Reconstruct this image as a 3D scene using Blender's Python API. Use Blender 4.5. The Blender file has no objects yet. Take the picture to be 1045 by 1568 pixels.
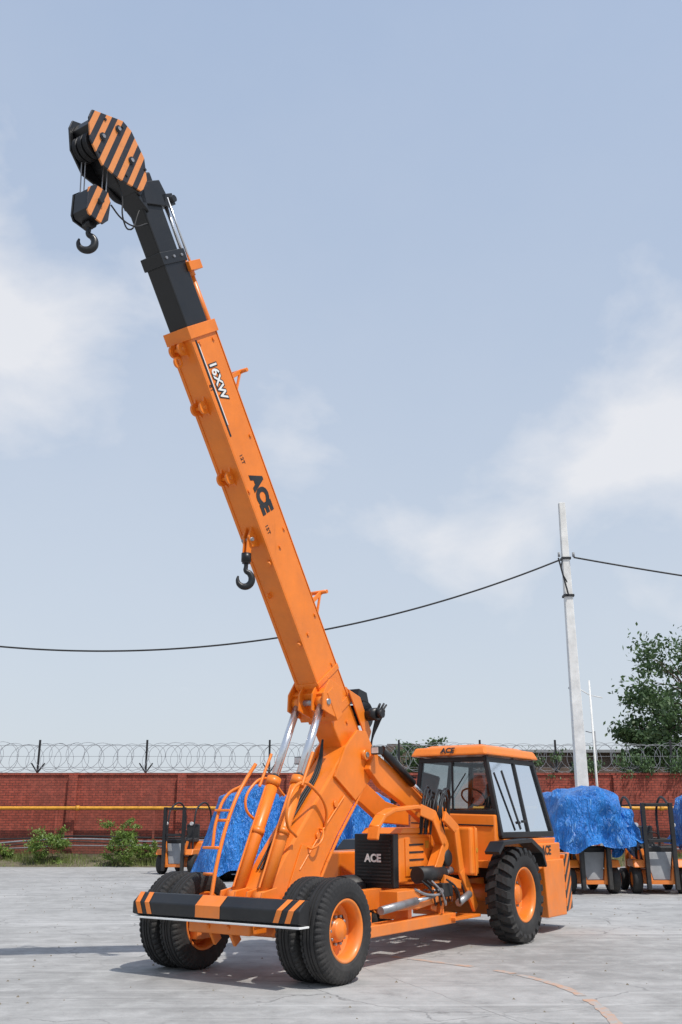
import bpy, bmesh, math, random
from mathutils import Vector, Matrix, noise
random.seed(7)
S=bpy.context.scene
R=math.radians
# ------------------------------------------------------------ materials
def nt(name):
    m=bpy.data.materials.new(name); m.use_nodes=True
    n=m.node_tree; b=n.nodes['Principled BSDF']
    return m,n,b
def N(n,t,**k):
    x=n.nodes.new(t)
    for a,v in k.items(): setattr(x,a,v)
    return x
def mixc(n,fac,a,b,blend='MIX'):
    m=N(n,'ShaderNodeMix'); m.data_type='RGBA'; m.blend_type=blend
    for sock,v in ((m.inputs[0],fac),(m.inputs[6],a),(m.inputs[7],b)):
        if hasattr(v,'is_output'): n.links.new(v,sock)
        elif isinstance(v,(int,float)): sock.default_value=v
        else: sock.default_value=(*v,1)
    return m.outputs[2]
def ntex(n,scale,detail=4,rough=.6,coord='Object',vec=None,dist=0):
    t=N(n,'ShaderNodeTexNoise'); t.inputs['Scale'].default_value=scale
    t.inputs['Detail'].default_value=detail; t.inputs['Roughness'].default_value=rough
    t.inputs['Distortion'].default_value=dist
    if vec is None:
        c=N(n,'ShaderNodeTexCoord'); vec=c.outputs[coord]
    n.links.new(vec,t.inputs['Vector'])
    return t.outputs['Fac']
def ramp(n,fac,p0,p1,c0=(0,0,0),c1=(1,1,1)):
    r=N(n,'ShaderNodeValToRGB'); e=r.color_ramp.elements
    e[0].position=p0;e[1].position=p1;e[0].color=(*c0,1);e[1].color=(*c1,1)
    n.links.new(fac,r.inputs[0]); return r.outputs[0]
def mth(n,op,a,b=None,c=None,clamp=False):
    m=N(n,'ShaderNodeMath',operation=op); m.use_clamp=clamp
    for i,v in enumerate((a,b,c)):
        if v is None: continue
        if hasattr(v,'is_output'): n.links.new(v,m.inputs[i])
        else: m.inputs[i].default_value=v
    return m.outputs[0]
def mrange(n,v,a,b,c,d):
    mr=N(n,'ShaderNodeMapRange'); n.links.new(v,mr.inputs[0])
    for i,q in enumerate((a,b,c,d)): mr.inputs[i+1].default_value=q
    return mr.outputs[0]
def mapv(n,vec,scale=(1,1,1),rot=0):
    m=N(n,'ShaderNodeMapping'); m.inputs['Scale'].default_value=scale; m.inputs['Rotation'].default_value=(0,0,R(rot)); n.links.new(vec,m.inputs[0]); return m.outputs[0]
def bump(n,b,h,strength=.2,dist=.01):
    x=N(n,'ShaderNodeBump'); x.inputs['Strength'].default_value=strength; x.inputs['Distance'].default_value=dist
    n.links.new(h,x.inputs['Height']); n.links.new(x.outputs[0],b.inputs['Normal'])
def simple(name,col,rough=.5,metal=0,var=.25,vs=6,coat=0,bmp=0,bs=40,dust=0,dustcol=(.30,.27,.22)):
    m,n,b=nt(name)
    f=ntex(n,vs,6,.65)
    dark=tuple(c*(1-var) for c in col); lite=tuple(min(1,c*(1+var*.4)) for c in col)
    c=mixc(n,ramp(n,f,.3,.7),dark,lite)
    if dust:
        f2=ntex(n,2.3,8,.75)
        tc=N(n,'ShaderNodeTexCoord'); sp=N(n,'ShaderNodeSeparateXYZ'); n.links.new(tc.outputs['Object'],sp.inputs[0])
        d=mth(n,'MULTIPLY',ramp(n,f2,.38,.75),mrange(n,sp.outputs[2],1.3,.1,.10,1)); d=mth(n,'MULTIPLY',d,dust)
        c=mixc(n,d,c,dustcol)
        f3=ntex(n,1.0,6,.7,vec=mapv(n,tc.outputs['Object'],(14,14,1.6)))
        c=mixc(n,mth(n,'MULTIPLY',ramp(n,f3,.60,.74),.25),c,tuple(q*.4 for q in col))
    n.links.new(c,b.inputs['Base Color'])
    rr=mth(n,'MULTIPLY_ADD',f,.3,rough-.15); n.links.new(rr,b.inputs['Roughness'])
    b.inputs['Metallic'].default_value=metal
    b.inputs['Coat Weight'].default_value=coat; b.inputs['Coat Roughness'].default_value=.2
    if bmp: bump(n,b,ntex(n,bs,5),bmp,.01)
    return m
OR=(.86,.215,.012)
M={}
M['orange']=simple('orange_paint',OR,.42,var=.14,vs=2.5,coat=.15,bmp=.05,bs=9,dust=.4)
M['black']=simple('black_paint',(.006,.0065,.008),.42,var=.3,coat=.08,dust=.08)
M['blk2']=simple('black_part',(.012,.012,.014),.55,var=.4,dust=.2)
M['rubber']=simple('tyre_rubber',(.014,.014,.015),.75,var=.3,vs=12,bmp=.3,bs=60,dust=.45,dustcol=(.12,.11,.10))
M['chrome']=simple('chromed_rod',(.75,.76,.78),.24,metal=.9,var=.1)
M['steel']=simple('steel',(.35,.35,.36),.4,metal=.6,var=.3)
M['grey']=simple('grey_paint',(.30,.31,.32),.5,var=.2)
M['white']=simple('white_paint',(.8,.8,.78),.5,var=.1)
M['wire']=simple('wire',(.02,.02,.02),.6)
M['galv']=simple('galvanised_wire',(.24,.25,.27),.5,metal=.2)
M['yellow']=simple('yellow_paint',(.72,.34,.03),.5,var=.35)
M['seat']=simple('seat_vinyl',(.03,.03,.03),.6)
M['bark']=simple('bark',(.11,.08,.055),.9,bmp=.5,bs=14,var=.4)
M['pole']=simple('pole_concrete',(.78,.77,.74),.85,var=.22,vs=3,bmp=.2)
M['lamp']=simple('lamp_glass',(.7,.7,.68),.15)
def stripes(name,vec,period,a,b,off=0):
    m,n,bs=nt(name)
    tc=N(n,'ShaderNodeTexCoord'); d=N(n,'ShaderNodeVectorMath',operation='DOT_PRODUCT')
    d.inputs[1].default_value=vec; n.links.new(tc.outputs['Object'],d.inputs[0])
    f=mth(n,'FRACT',mth(n,'ADD',mth(n,'DIVIDE',d.outputs['Value'],period),off))
    f=mth(n,'GREATER_THAN',f,.5)
    c=mixc(n,f,a,b)
    c=mixc(n,mth(n,'MULTIPLY',ramp(n,ntex(n,9,6,.7),.52,.7),.25),c,(.12,.07,.04))
    n.links.new(c,bs.inputs['Base Color']); bs.inputs['Roughness'].default_value=.42
    return m
M['stripe']=stripes('hazard_stripes_head',(0,.954,-.298),.150,(.74,.26,.07),(.015,.015,.02),.2)
M['stripe2']=stripes('hazard_stripes_rear',(0,.5,-.8),.2,OR,(.02,.02,.02))
m=bpy.data.materials.new('cab_glass'); m.use_nodes=True; n=m.node_tree; n.nodes.clear()
o=N(n,'ShaderNodeOutputMaterial'); mx=N(n,'ShaderNodeMixShader'); tr=N(n,'ShaderNodeBsdfTransparent'); gl=N(n,'ShaderNodeBsdfGlossy')
tr.inputs[0].default_value=(.66,.72,.72,1); gl.inputs[0].default_value=(.9,.95,1,1); gl.inputs['Roughness'].default_value=.05
fr=N(n,'ShaderNodeFresnel'); fr.inputs[0].default_value=1.5
f=mth(n,'MULTIPLY_ADD',fr.outputs[0],.85,.04,clamp=True)
n.links.new(f,mx.inputs[0]);n.links.new(tr.outputs[0],mx.inputs[1]);n.links.new(gl.outputs[0],mx.inputs[2]);n.links.new(mx.outputs[0],o.inputs[0])
M['glass']=m
m,n,b=nt('blue_tarpaulin')
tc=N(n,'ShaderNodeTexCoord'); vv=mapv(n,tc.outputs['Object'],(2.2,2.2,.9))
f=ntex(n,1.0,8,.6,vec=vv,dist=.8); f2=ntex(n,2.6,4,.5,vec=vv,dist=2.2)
c=mixc(n,ramp(n,f,.35,.7),(.012,.14,.50),(.03,.26,.74)); c=mixc(n,mth(n,'MULTIPLY',ramp(n,f2,.60,.68),.7),c,(.22,.46,.80)); c=mixc(n,mth(n,'MULTIPLY',ramp(n,f2,.34,.42,(1,1,1),(0,0,0)),.7),c,(.008,.08,.34))  # fold highlights and crease shade painted into the blue, following the bump noise
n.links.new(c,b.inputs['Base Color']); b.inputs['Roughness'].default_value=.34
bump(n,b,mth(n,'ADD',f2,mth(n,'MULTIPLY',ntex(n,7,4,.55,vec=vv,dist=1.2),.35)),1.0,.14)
M['tarp']=m
def leafmat(name,a,b_,tr=.25):
    m,n,b=nt(name)
    f=ntex(n,1.6,3,.6); g=N(n,'ShaderNodeNewGeometry')
    c=mixc(n,ramp(n,f,.35,.65),a,b_)
    c=mixc(n,mth(n,'MULTIPLY',g.outputs['Random Per Island'],.8),c,tuple(x*1.6 for x in b_))
    n.links.new(c,b.inputs['Base Color']); b.inputs['Roughness'].default_value=.5
    t=N(n,'ShaderNodeBsdfTranslucent'); n.links.new(c,t.inputs[0])
    mx=N(n,'ShaderNodeMixShader'); mx.inputs[0].default_value=tr
    out=[x for x in n.nodes if x.type=='OUTPUT_MATERIAL'][0]
    n.links.new(b.outputs[0],mx.inputs[1]);n.links.new(t.outputs[0],mx.inputs[2]);n.links.new(mx.outputs[0],out.inputs[0])
    return m
M['leaf']=leafmat('tree_leaves',(.035,.072,.024),(.07,.12,.045))
M['leaf2']=leafmat('shrub_leaves',(.06,.12,.02),(.15,.22,.045))
M['grass']=leafmat('grass_blades',(.06,.10,.02),(.17,.20,.06))
def brick(name,c1,c2,mort,dirt):
    m,n,b=nt(name)
    tc=N(n,'ShaderNodeTexCoord'); sp=N(n,'ShaderNodeSeparateXYZ'); cb=N(n,'ShaderNodeCombineXYZ')
    n.links.new(tc.outputs['Object'],sp.inputs[0]); n.links.new(mth(n,'ADD',sp.outputs[0],sp.outputs[1]),cb.inputs[0]); n.links.new(sp.outputs[2],cb.inputs[1])
    t=N(n,'ShaderNodeTexBrick'); n.links.new(cb.outputs[0],t.inputs['Vector'])
    t.inputs['Color1'].default_value=(*c1,1);t.inputs['Color2'].default_value=(*c2,1);t.inputs['Mortar'].default_value=(*mort,1)
    t.inputs['Scale'].default_value=1;t.inputs['Brick Width'].default_value=.25;t.inputs['Row Height'].default_value=.10;t.inputs['Mortar Size'].default_value=.014;t.inputs['Bias'].default_value=-.1
    f=ntex(n,.7,8,.7); f2=ntex(n,4,6,.75)
    c=mixc(n,mth(n,'MULTIPLY',ramp(n,f,.42,.68),.75),t.outputs[0],dirt)
    c=mixc(n,mth(n,'MULTIPLY',ramp(n,f2,.48,.7),.55),c,tuple(min(1,x*1.4+.02) for x in c1))
    c=mixc(n,mth(n,'MULTIPLY',ramp(n,ntex(n,1,6,.7,vec=mapv(n,tc.outputs['Object'],(3,3,.35))),.5,.7),.5),c,tuple(x*.45 for x in c2))
    c=mixc(n,mrange(n,mth(n,'ADD',sp.outputs[2],mth(n,'MULTIPLY',f2,.8)),1.9,.5,0,.6),c,(.13,.085,.06))
    n.links.new(c,b.inputs['Base Color']); b.inputs['Roughness'].default_value=.9
    bump(n,b,mth(n,'ADD',mth(n,'MULTIPLY',t.outputs['Fac'],-1),f2),.7,.02)
    return m
M['brick']=brick('painted_brick',(.37,.075,.045),(.25,.048,.030),(.13,.04,.03),(.21,.06,.042))
M['brick2']=brick('old_brick',(.17,.11,.08),(.13,.085,.065),(.16,.14,.12),(.10,.085,.07))
# concrete yard
m,n,b=nt('yard_concrete')
tc=N(n,'ShaderNodeTexCoord'); oc=tc.outputs['Object']; mpo=mapv(n,oc,rot=-22)
f1=ntex(n,.30,8,.65,vec=mpo); f2=ntex(n,2.2,9,.74,vec=mpo,dist=.3); f3=ntex(n,45,4,.75,vec=mpo)
c=mixc(n,ramp(n,f1,.34,.66),(.27,.266,.256),(.41,.405,.395))
c=mixc(n,mth(n,'MULTIPLY',ramp(n,f2,.50,.66),.6),c,(.49,.485,.47))
c=mixc(n,mth(n,'MULTIPLY',ramp(n,f2,.34,.47,(1,1,1),(0,0,0)),.6),c,(.20,.197,.19))
c=mixc(n,mth(n,'MULTIPLY',ramp(n,f3,.54,.7),.45),c,(.20,.197,.19))
def streak(rot,sc,lo,hi,k,col,c):
    return mixc(n,mth(n,'MULTIPLY',ramp(n,ntex(n,1.0,7,.65,vec=mapv(n,oc,sc,rot),dist=.9),lo,hi),k),c,col)
c=streak(12,(.12,2.6,1),.54,.64,.45,(.21,.207,.20),c)
c=streak(-48,(.10,3.2,1),.57,.65,.35,(.22,.217,.21),c)
c=streak(70,(.15,3.0,1),.56,.66,.4,(.50,.495,.48),c)
# oil drips
c=mixc(n,mth(n,'MULTIPLY',ramp(n,ntex(n,1.3,5,.6,vec=mapv(n,oc,rot=40),dist=.2),.68,.76),.5),c,(.10,.098,.094))
def warp(sc,amt,detail=3):
    wv=N(n,'ShaderNodeVectorMath',operation='ADD'); nz=N(n,'ShaderNodeTexNoise'); nz.inputs['Scale'].default_value=sc; nz.inputs['Detail'].default_value=detail; n.links.new(mpo,nz.inputs[0])
    vs=N(n,'ShaderNodeVectorMath',operation='SCALE'); vs.inputs['Scale'].default_value=amt; n.links.new(nz.outputs['Color'],vs.inputs[0])
    n.links.new(mpo,wv.inputs[0]); n.links.new(vs.outputs[0],wv.inputs[1]); return wv.outputs[0]
bk=N(n,'ShaderNodeTexBrick'); bk.offset=0
n.links.new(warp(2.0,.10,5),bk.inputs['Vector']); bk.inputs['Scale'].default_value=1;bk.inputs['Brick Width'].default_value=5.2;bk.inputs['Row Height'].default_value=4.4;bk.inputs['Mortar Size'].default_value=.011;bk.inputs['Mortar Smooth'].default_value=.4
c=mixc(n,mth(n,'MULTIPLY',bk.outputs['Fac'],mrange(n,f2,.42,.6,.05,.65)),c,(.12,.117,.112))
vo=N(n,'ShaderNodeTexVoronoi',feature='DISTANCE_TO_EDGE'); vo.inputs['Scale'].default_value=.42
n.links.new(warp(1.1,.9,7),vo.inputs['Vector'])
ck=ramp(n,vo.outputs['Distance'],.002,.007,(1,1,1),(0,0,0))
ck=mth(n,'MULTIPLY',ck,ramp(n,f1,.44,.56))
c=mixc(n,mth(n,'MULTIPLY',ck,.7),c,(.11,.107,.103))
n.links.new(c,b.inputs['Base Color']); b.inputs['Roughness'].default_value=.88
bump(n,b,mth(n,'ADD',f3,f2),.35,.015)
M['concrete']=m
M['dirt']=simple('dry_earth',(.22,.19,.14),.95,var=.35,vs=.6)
M['soil']=simple('bank_soil',(.15,.13,.08),.95,var=.5,vs=3)
m,n,b=nt('worn_orange_marking')
f=ntex(n,3.2,10,.82)
n.links.new(mixc(n,ramp(n,f,.44,.56),(.50,.30,.20),(.37,.365,.35)),b.inputs['Base Color']); b.inputs['Roughness'].default_value=.88
M['mark']=m
# ------------------------------------------------------------ mesh helpers
def empty(name,loc=(0,0,0),rz=0):
    e=bpy.data.objects.new(name,None); S.collection.objects.link(e); e.location=loc; e.rotation_euler=(0,0,rz)
    return e
def mk(name,V,F,mat,parent=None,smooth=False,bev=0):
    me=bpy.data.meshes.new(name); me.from_pydata([tuple(v) for v in V],[],F); me.validate(); me.update()
    bm=bmesh.new(); bm.from_mesh(me); bmesh.ops.recalc_face_normals(bm,faces=bm.faces[:]); bm.to_mesh(me); bm.free()
    if mat: me.materials.append(M[mat] if isinstance(mat,str) else mat)
    o=bpy.data.objects.new(name,me); S.collection.objects.link(o)
    if parent: o.parent=parent
    if smooth:
        for p in me.polygons: p.use_smooth=True
    if bev:
        b=o.modifiers.new('b','BEVEL'); b.width=bev; b.segments=2; b.limit_method='ANGLE'; b.angle_limit=R(35)
    return o
def raw(name,V,F,mat,parent=None):
    me=bpy.data.meshes.new(name); me.from_pydata(V,[],F); me.materials.append(M[mat]); o=bpy.data.objects.new(name,me); S.collection.objects.link(o)
    if parent: o.parent=parent
    return o
def box(p,name,x,y,z,mat,bev=.008):
    V=[(a,b,c) for a in x for b in y for c in z]
    F=[(0,1,3,2),(4,6,7,5),(0,4,5,1),(2,3,7,6),(0,2,6,4),(1,5,7,3)]
    return mk(name,V,F,mat,p,bev=bev)
def prx(p,name,poly,x0,x1,mat,bev=.008):
    k=len(poly); V=[(x0,a,b) for a,b in poly]+[(x1,a,b) for a,b in poly]
    F=[tuple(range(k)),tuple(range(2*k-1,k-1,-1))]+[(i,(i+1)%k,k+(i+1)%k,k+i) for i in range(k)]
    return mk(name,V,F,mat,p,bev=bev)
def hexa(p,name,V,mat,bev=.01):
    F=[(0,1,2,3),(4,5,6,7),(0,1,5,4),(1,2,6,5),(2,3,7,6),(3,0,4,7)]
    return mk(name,V,F,mat,p,bev=bev)
def frame_of(d):
    d=d.normalized(); a=Vector((1,0,0)) if abs(d.x)<.9 else Vector((0,1,0))
    u=d.cross(a).normalized(); return u,d.cross(u).normalized()
def cyl(p,name,a,b,r,mat,r1=None,seg=20):
    a=Vector(a);b=Vector(b); r1=r if r1 is None else r1; u,w=frame_of(b-a)
    V=[]
    for c,rr in ((a,r),(b,r1)):
        for i in range(seg):
            t=2*math.pi*i/seg; V.append(c+u*math.cos(t)*rr+w*math.sin(t)*rr)
    F=[(i,(i+1)%seg,seg+(i+1)%seg,seg+i) for i in range(seg)]
    o=mk(name,V,F+[tuple(range(seg)),tuple(range(seg,2*seg))],mat,p)
    for q in o.data.polygons:
        if len(q.vertices)==4: q.use_smooth=True
    return o
def beam(p,name,a,b,w,h,mat,bev=.006,side=Vector((1,0,0))):
    a=Vector(a);b=Vector(b);d=(b-a).normalized(); s=(side-d*side.dot(d)).normalized(); t=d.cross(s)
    V=[]
    for c in (a,b):
        for i,j in ((-1,-1),(1,-1),(1,1),(-1,1)): V.append(c+s*i*w/2+t*j*h/2)
    return hexa(p,name,V,mat,bev)
def tube(p,name,pts,r,mat,smooth=True,cyc=False,res=3):
    cu=bpy.data.curves.new(name,'CURVE'); cu.dimensions='3D'; cu.bevel_depth=r; cu.bevel_resolution=res; cu.use_fill_caps=True
    if smooth:
        s=cu.splines.new('BEZIER'); s.bezier_points.add(len(pts)-1)
        for q,v in zip(s.bezier_points,pts): q.co=v; q.handle_left_type=q.handle_right_type='AUTO'
        s.resolution_u=8
    else:
        s=cu.splines.new('POLY'); s.points.add(len(pts)-1)
        for q,v in zip(s.points,pts): q.co=(*v,1)
    s.use_cyclic_u=cyc
    cu.materials.append(M[mat]); o=bpy.data.objects.new(name,cu); S.collection.objects.link(o)
    if p: o.parent=p
    return o
def lathe(p,name,c,prof,mat,seg=48,mod=None,smooth=True):
    V=[];F=[];k=len(prof)
    for i in range(seg):
        t=2*math.pi*i/seg
        for j,(x,r) in enumerate(prof):
            rr=r+(mod(i,j) if mod else 0)
            V.append((c[0]+x,c[1]+math.cos(t)*rr,c[2]+math.sin(t)*rr))
    for i in range(seg):
        for j in range(k-1):
            a=i*k+j;b=((i+1)%seg)*k+j; F.append((a,a+1,b+1,b))
    return mk(name,V,F,mat,p,smooth=smooth)
def multi(p,name,parts,mat,smooth=False):
    V=[];F=[]
    for v,f in parts:
        o=len(V); V+=v; F+=[tuple(i+o for i in q) for q in f]
    return mk(name,V,F,mat,p,smooth=smooth)
def text(p,name,body,size,mat,origin,right,up,off=0,ext=.002,sx=1):
    cu=bpy.data.curves.new(name,'FONT'); cu.body=body; cu.size=size; cu.extrude=ext; cu.align_x='CENTER'; cu.align_y='CENTER'; cu.offset=off
    cu.materials.append(M[mat]); o=bpy.data.objects.new(name,cu); S.collection.objects.link(o); o.parent=p
    r=Vector(right).normalized();u=Vector(up).normalized();nn=r.cross(u)
    mt=Matrix((r*sx,u,nn)).transposed().to_4x4(); mt.translation=Vector(origin); o.matrix_local=mt
    return o
# ------------------------------------------------------------ CRANE (local: x=lateral, y=rearward, z=up, origin front axle)
C=empty('mobile_crane',(-1.06,12.52,0),R(-34))
uy,uz=-.5736,.8192; ny,nz_=.8192,.5736
def bp(s,n): return (1.56+s*uy+n*ny, 3.28+s*uz+n*nz_)
def b3(x,s,n): y,z=bp(s,n); return (x,y,z)
def rim(cx,y,R_,w,r,side,nm):
    c=(cx,y,R_); s=side
    lathe(C,nm+'_rim_barrel',c,[(-w/2+.01,r+.02),(-w/2-.005,r+.005),(-w/2+.01,r-.02),(-w/2+.06,r-.04),(w/2-.06,r-.04),(w/2-.01,r-.02),(w/2+.005,r+.005),(w/2-.01,r+.02)],'orange')
    lathe(C,nm+'_rim_disc',c,[(s*-.02,r-.03),(s*-.05,r-.07),(s*-.06,r*.62),(s*-.01,r*.52),(s*-.01,r*.40),(s*.05,r*.36),(s*.07,r*.30),(s*.08,.0005)],'orange')
    for i in range(10):
        t=2*math.pi*i/10
        cyl(C,nm+'_wheel_nut',(cx-s*.015,y+math.cos(t)*r*.46,R_+math.sin(t)*r*.46),(cx+s*.03,y+math.cos(t)*r*.46,R_+math.sin(t)*r*.46),.016,'steel',seg=6)
    for i in range(6):
        t=2*math.pi*(i+.5)/6
        cyl(C,nm+'_hand_hole',(cx-s*.058,y+math.cos(t)*r*.74,R_+math.sin(t)*r*.74),(cx-s*.052,y+math.cos(t)*r*.74,R_+math.sin(t)*r*.74),.033,'blk2',seg=14)
def front_tyre(cx,side,nm):
    h=.15;R_=.56;r=.325
    prof=[(-h+.03,r),(-h+.005,r+.03),(-h-.005,.41),(-h,.47),(-h+.012,.515),(-h+.03,.542)]
    gx=[-.10,-.085,-.08,-.065,-.06,-.03,-.025,-.012,-.007,.007,.012,.025,.03,.06,.065,.08,.085,.10]
    gd=[.0,.0,.014,.014,0,0,.014,.014,0,0,.014,.014,0,0,.014,.014,0,0]
    for x,g in zip(gx,gd): prof.append((x,R_-g-abs(x)*.05))
    prof+=[(h-.03,.542),(h-.012,.515),(h,.47),(h+.005,.41),(h-.005,r+.03),(h-.03,r)]
    k=len(prof)
    def mod(i,j):
        if (3<=j<=7 or k-8<=j<=k-4) and i%3==0: return -.016
        return 0
    lathe(C,nm+'_tyre',(cx,0,R_),prof,'rubber',seg=150,mod=mod,smooth=False)
    rim(cx,0,R_,.27,.325,side,nm)
for cx,sd in ((1.22,1),(.88,1),(-.88,1),(-1.22,-1)): front_tyre(cx,sd,'front_wheel')
def rear_tyre(cx,side,y,nm):
    R_=.68;h=.19;r=.375
    prof=[(-h+.04,r),(-h+.01,r+.03),(-h-.005,.47),(-h-.005,.54),(-h+.02,.60),(-h+.05,.625),(0,.638),(h-.05,.625),(h-.02,.60),(h+.005,.54),(h+.005,.47),(h-.01,r+.03),(h-.04,r)]
    lathe(C,nm+'_tyre',(cx,y,R_),prof,'rubber',seg=72)
    parts=[];nl=23
    for sg in (-1,1):
        for i in range(nl):
            ph=2*math.pi*(i+(.5 if sg<0 else 0))/nl
            st=[(-.01,0,.62,.678,.075),(.10,.05,.615,.676,.08),(.175,.10,.60,.66,.085),(.204,.115,.54,.60,.085)]
            V=[];F=[]
            for x,da,ri,ro,aw in st:
                for rr,xx in ((ri,x-.015 if x>.15 else x),(ro,x)):
                    for e in (-1,1):
                        t=ph+da+e*aw*(1 if rr==ri else .82)
                        V.append((cx+sg*xx,y+math.cos(t)*rr,R_+math.sin(t)*rr))
            for q in range(3):
                a=q*4;b=a+4
                F+=[(a+2,a+3,b+3,b+2),(a,a+2,b+2,b),(a+1,b+1,b+3,a+3)]
            F+=[(0,1,3,2),(12,14,15,13)]
            parts.append((V,F))
    multi(C,nm+'_tread_lugs',parts,'rubber')
    rim(cx,y,R_,.34,.375,side,nm)
RY=4.62
rear_tyre(1.32,1,RY,'rear_wheel'); rear_tyre(-1.27,-1,RY,'rear_wheel')
# --- chassis
for sx in (-1,1):
    prx(C,'chassis_rail',[(-.55,.55),(-.55,.78),(.2,.86),(6.6,.86),(6.6,.60),(.4,.60)],sx*.40-.06,sx*.40+.06,'orange')
box(C,'front_axle_beam',(-1.05,1.05),(-.13,.13),(.44,.66),'orange',.02)
box(C,'front_cross_member',(-.46,.46),(-.62,-.30),(.50,.74),'orange',.02)
cyl(C,'rear_axle_tube',(-1.2,RY,.68),(1.2,RY,.68),.13,'orange')
lathe(C,'rear_differential',(0,RY,.68),[(-.3,.1),(-.2,.22),(0,.28),(.2,.22),(.3,.1)],'orange',seg=24)
for x in (-.75,.75): box(C,'axle_spring_bracket',(x-.06,x+.06),(-.2,.2),(.36,.62),'orange')
cyl(C,'steering_cylinder',(-.9,.2,.5),(.6,.24,.5),.045,'orange'); cyl(C,'steering_rod',(.6,.24,.5),(1.0,.2,.5),.02,'chrome')
cyl(C,'drive_shaft',(0,1.4,.7),(0,4.3,.68),.05,'blk2')
cyl(C,'gearbox',(0,1.9,.8),(0,2.7,.8),.22,'blk2')
prx(C,'bumper_bar',[(-.70,.655),(-.79,.68),(-.79,.81),(-.66,.91),(-.60,.91),(-.60,.655)],-1.22,1.27,'black',.012)
box(C,'bumper_lower_strip',(-1.235,1.285),(-.80,-.62),(.632,.652),'white',.003)
def bumpatch(nm,x0,x1,sh):
    V=[]
    for (y,z,f) in ((-.793,.683,0),(-.793,.811,.5),(-.663,.9135,1)):
        V+=[(x0+sh*f,y-.001,z),(x1+sh*f,y-.001,z)]
    mk(nm,V,[(0,1,3,2),(2,3,5,4)],'orange',C)
bumpatch('bumper_centre_patch',-.21,.16,0)
for x0 in (.92,1.08): bumpatch('bumper_hazard_stripe',x0,x0+.075,.10)
for x0 in (-.97,-1.12): bumpatch('bumper_hazard_stripe',x0,x0+.075,-.10)
for x in (-.40,.40): box(C,'bumper_mount',(x-.05,x+.05),(-.62,-.1),(.60,.74),'orange')
for x in (-.15,.15): beam(C,'tow_lug',(x,-.6,.62),(x,-.45,.40),.04,.12,'orange')
# --- mast front inclined box arm
A0,A1=-.16,.27
prof=[(-.10,.70),(-.06,.95),(.26,1.32),(.92,1.98),(1.42,2.48),(1.66,2.72),(1.95,2.82),(2.18,2.74),(2.22,2.5),(2.05,2.20),(1.80,1.92),(1.42,1.54),(1.15,1.22),(.95,.95),(.85,.70)]
prx(C,'mast_front_arm',prof,A0,A1,'orange',.03)
for sx,ax in ((-1,A0),(1,A1)):
    for a,b in list(zip(prof[9:13],prof[10:14])): beam(C,'mast_arm_flange',(ax+sx*.015,a[0],a[1]),(ax+sx*.015,b[0],b[1]),.03,.03,'orange')
    prx(C,'mast_head_plate',[(1.3,2.30),(1.55,2.70),(1.85,2.95),(2.08,2.95),(2.26,2.72),(2.2,2.3),(1.8,2.0)],ax+sx*.003,ax+sx*.04,'orange',.006)
    cyl(C,'boom_pivot_pin',(ax,2.0,2.62),(ax+sx*.10,2.0,2.62),.07,'orange'); cyl(C,'boom_pivot_pin_end',(ax+sx*.10,2.0,2.62),(ax+sx*.115,2.0,2.62),.035,'steel')
    prx(C,'mast_rear_arm',[(2.0,2.42),(2.15,2.66),(2.7,2.44),(3.6,2.02),(4.3,1.90),(4.3,1.66),(3.5,1.70),(2.9,1.98),(2.3,2.2)],sx*.36-.05,sx*.36+.05,'orange',.012)
prx(C,'mast_arm_gusset',[(.30,.90),(.60,1.45),(1.02,1.42),(1.0,1.05),(.85,.86)],A1+.002,A1+.016,'orange',.004)
for s,zz in ((1.35,1.95),(.95,1.55)): cyl(C,'mast_side_boss',(A1,s,zz),(A1+.025,s,zz),.045,'orange')
cyl(C,'tilt_cylinder_barrel',(.46,2.25,2.70),(.46,3.1,2.26),.06,'black'); cyl(C,'tilt_cylinder_rod',(.46,3.1,2.26),(.46,3.5,2.05),.03,'chrome')
box(C,'work_lamp_housing',(.42,.56),(2.02,2.12),(2.62,2.73),'blk2'); box(C,'work_lamp_lens',(.435,.545),(2.012,2.02),(2.635,2.715),'lamp',.002)
beam(C,'lamp_arm',(-.16,1.5,2.55),(-.34,1.4,2.55),.02,.03,'blk2',side=Vector((0,1,0)))
box(C,'work_lamp_housing',(-.42,-.30),(1.35,1.45),(2.48,2.58),'blk2'); box(C,'work_lamp_lens',(-.41,-.31),(1.342,1.35),(2.49,2.57),'lamp',.002)
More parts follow.
